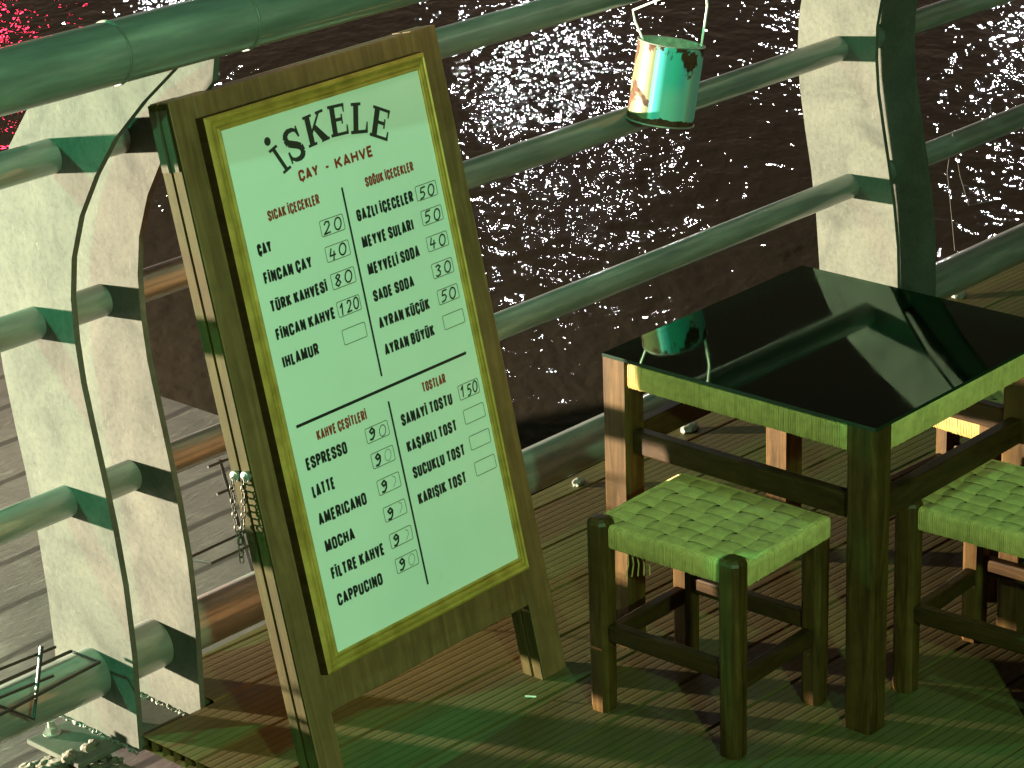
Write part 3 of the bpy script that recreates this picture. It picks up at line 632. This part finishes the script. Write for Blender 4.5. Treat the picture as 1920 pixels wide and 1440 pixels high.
for zr, rr, tr, nm in ((H, .0705, .0013, 'top_rim'), (.003, .0710, .0018, 'bottom_rim')):
    mb = MB(); mb.tube([(rr*(1+.012*math.sin(3*a+1))*math.cos(a), rr*(1+.012*math.sin(3*a+1))*math.sin(a), zr) for a in [2*PI*k/64 for k in range(65)]], tr, 6, False); mb.build(nm, M['zinc'], tin, True)
qi = q.inverted()
def tl(p): return qi@(Vector(p)-Bc)
vd = Vector((.74, -.66, 0))
e1 = T-vd*.063; e2 = T+vd*.063
mb = MB()
mb.tube([tl(p) for p in (e1+Vector((0, 0, -.012)), e1+Vector((.004, 0, .012)), e1+Vector((-.012, .006, .05)), e1+Vector((-.020, .005, .075)), (4.18, 3.36, 1.02), (4.19, 3.37, 1.055), (4.19, 3.40, 1.0810), (4.19, 3.435, 1.05))], .0024, 8)
mb.build('wire_handle', M['white_wire'], tin, True); mb = MB()
mb.tube([tl(p) for p in (e2+Vector((0, 0, -.012)), e2+Vector((.012, 0, .03)), e2+Vector((.022, 0, .07)), e2+Vector((.016, 0, .11)), (4.262, 3.362, 1.03), (4.255, 3.368, 1.055), (4.25, 3.40, 1.0815), (4.25, 3.43, 1.055))], .0024, 8)
mb.build('wire_handle', M['white_wire'], tin, True)

# ------------------------------------------------------------------ wire flower-box holders hooked on the bottom rail
def onto(px, z=None, y=None):
    d = rt*(px[0]-960)/5000+dn*(px[1]-720)/5000+fw; c_ = Vector((0, 0, 2.26144))
    return c_+d*((z-c_.z)/d.z if z is not None else (y/d.y))
hold = thing('wire_holder', (2.45, 3.40, .146), 'black bent wire flower box holder lying on the bottom rail beside the bolted post', 'wire holder', 'wire flower box holders')
ho = Vector(hold.location)
mb = MB(); lp = lambda p: Vector(p)-ho
A_, B_, C_, D_ = onto((133, 1221), z=.150), onto((187, 1241), z=.150), onto((-160, 1425), z=.150), onto((-160, 1352), z=.150)
mb.tube([lp(p) for p in (D_, A_, B_, C_)], .0032, 8)
up0, dn0 = onto((78, 1212), y=3.385), onto((63, 1349), y=3.345); l1 = onto((-60, 1300), y=3.375)
mb.tube([lp(p) for p in (up0, dn0, l1)], .0038, 8)
mb.tube([lp(onto((-120, 1303), y=3.383)), lp(onto((104, 1213), y=3.390))], .0028, 8); mb.tube([lp(onto((-120, 1357), y=3.360)), lp(onto((100, 1267), y=3.372))], .0028, 8)
mb.build('bent_wire', M['black_wire'], hold, True)
hold2 = thing('wire_holder', (3.02, 3.52, .12), 'bent wire flower box holder behind the menu board over the quay boards', 'wire holder', 'wire flower box holders')
ho = Vector(hold2.location); mb = MB(); lp = lambda p: Vector(p)-ho
mb.tube([lp(p) for p in (onto((412, 862), y=3.55), onto((448, 985), y=3.53), onto((500, 1160), y=3.50))], .0034, 8)
mb.tube([lp(onto((390, 876), y=3.545)), lp(onto((520, 823), y=3.545))], .0028, 8); mb.tube([lp(onto((407, 927), y=3.54)), lp(onto((540, 873), y=3.54))], .0028, 8)
mb.tube([lp(p) for p in (onto((560, 950), z=.15), onto((350, 1048), z=.15), onto((395, 1057), z=.15), onto((600, 962), z=.15))], .0028, 8)
mb.build('bent_wire', M['black_wire'], hold2, True)

# ------------------------------------------------------------------ small things
def stone(rad, seed, sq=(1, 1, .6)):
    bm = bmesh.new(); bmesh.ops.create_icosphere(bm, subdivisions=2, radius=rad); r_ = random.Random(seed)
    for q_ in bm.verts: q_.co = Vector((q_.co.x*sq[0], q_.co.y*sq[1], q_.co.z*sq[2]))*r_.uniform(.72, 1.15)
    bm.verts.index_update(); out = ([q_.co[:] for q_ in bm.verts], [[w.index for w in f.verts] for f in bm.faces]); bm.free(); return out
mb = MB()
for i in range(260):
    x = random.uniform(2.44, 2.60); y = random.uniform(3.30, 3.50); vs, fs = stone(random.uniform(.004, .017), i); o = Vector((x, y, -.085+.06*random.random()*max(0, 1-abs(y-3.40)/.12)))
    mb.add([Vector(p)+o for p in vs], fs)
tag(mb.build('rubble', M['rubble']), 'pale crumbled stone rubble under the post base plate', 'rubble', kind='stuff')
def chip(px, size, label, z=.004, m='raw_wood'):
    p = onto(px, z=z); vs, fs = stone(size, int(px[0]), (1.3, .9, .7)); mb = MB(); mb.add(vs, fs); o = mb.build('pale_lump', M[m]); o.location = p; tag(o, label, 'chip', 'chips along the deck edge')
chip((1084, 905), .014, 'small pale chip on the deck edge beside the right leg of the menu board', .004, 'weld')
chip((1294, 803), .020, 'bright white chip on the deck edge seen under the table', .006, 'weld')
chip((1798, 553), .019, 'pale lump standing in for the lit base plate right of the far post', .006, 'weld')  # added lump in place of the base plate's lit end
p = onto((995, 1306), z=.003); mb = MB(); mb.box((-.010, -.0015, -.001), (.010, .0015, .001)); o = mb.build('paper_scrap', M['scrap']); o.location = p; o.rotation_euler = (0, 0, math.radians(-58)); tag(o, 'thin white scrap on the deck between the menu board and the stool', 'scrap')
mb = MB(); a0 = onto((1786, 250), y=3.40)
mb.tube([a0, onto((1776, 320), y=3.42), onto((1790, 470), y=3.44)], .0004, 5); mb.tube([a0, onto((1800, 330), y=3.42), onto((1816, 385), y=3.43), onto((1880, 372), y=3.42)], .0004, 5)
tag(mb.build('fishing_line', M['line']), 'tangled thin fishing line hanging from the rail right of the far post', 'line')
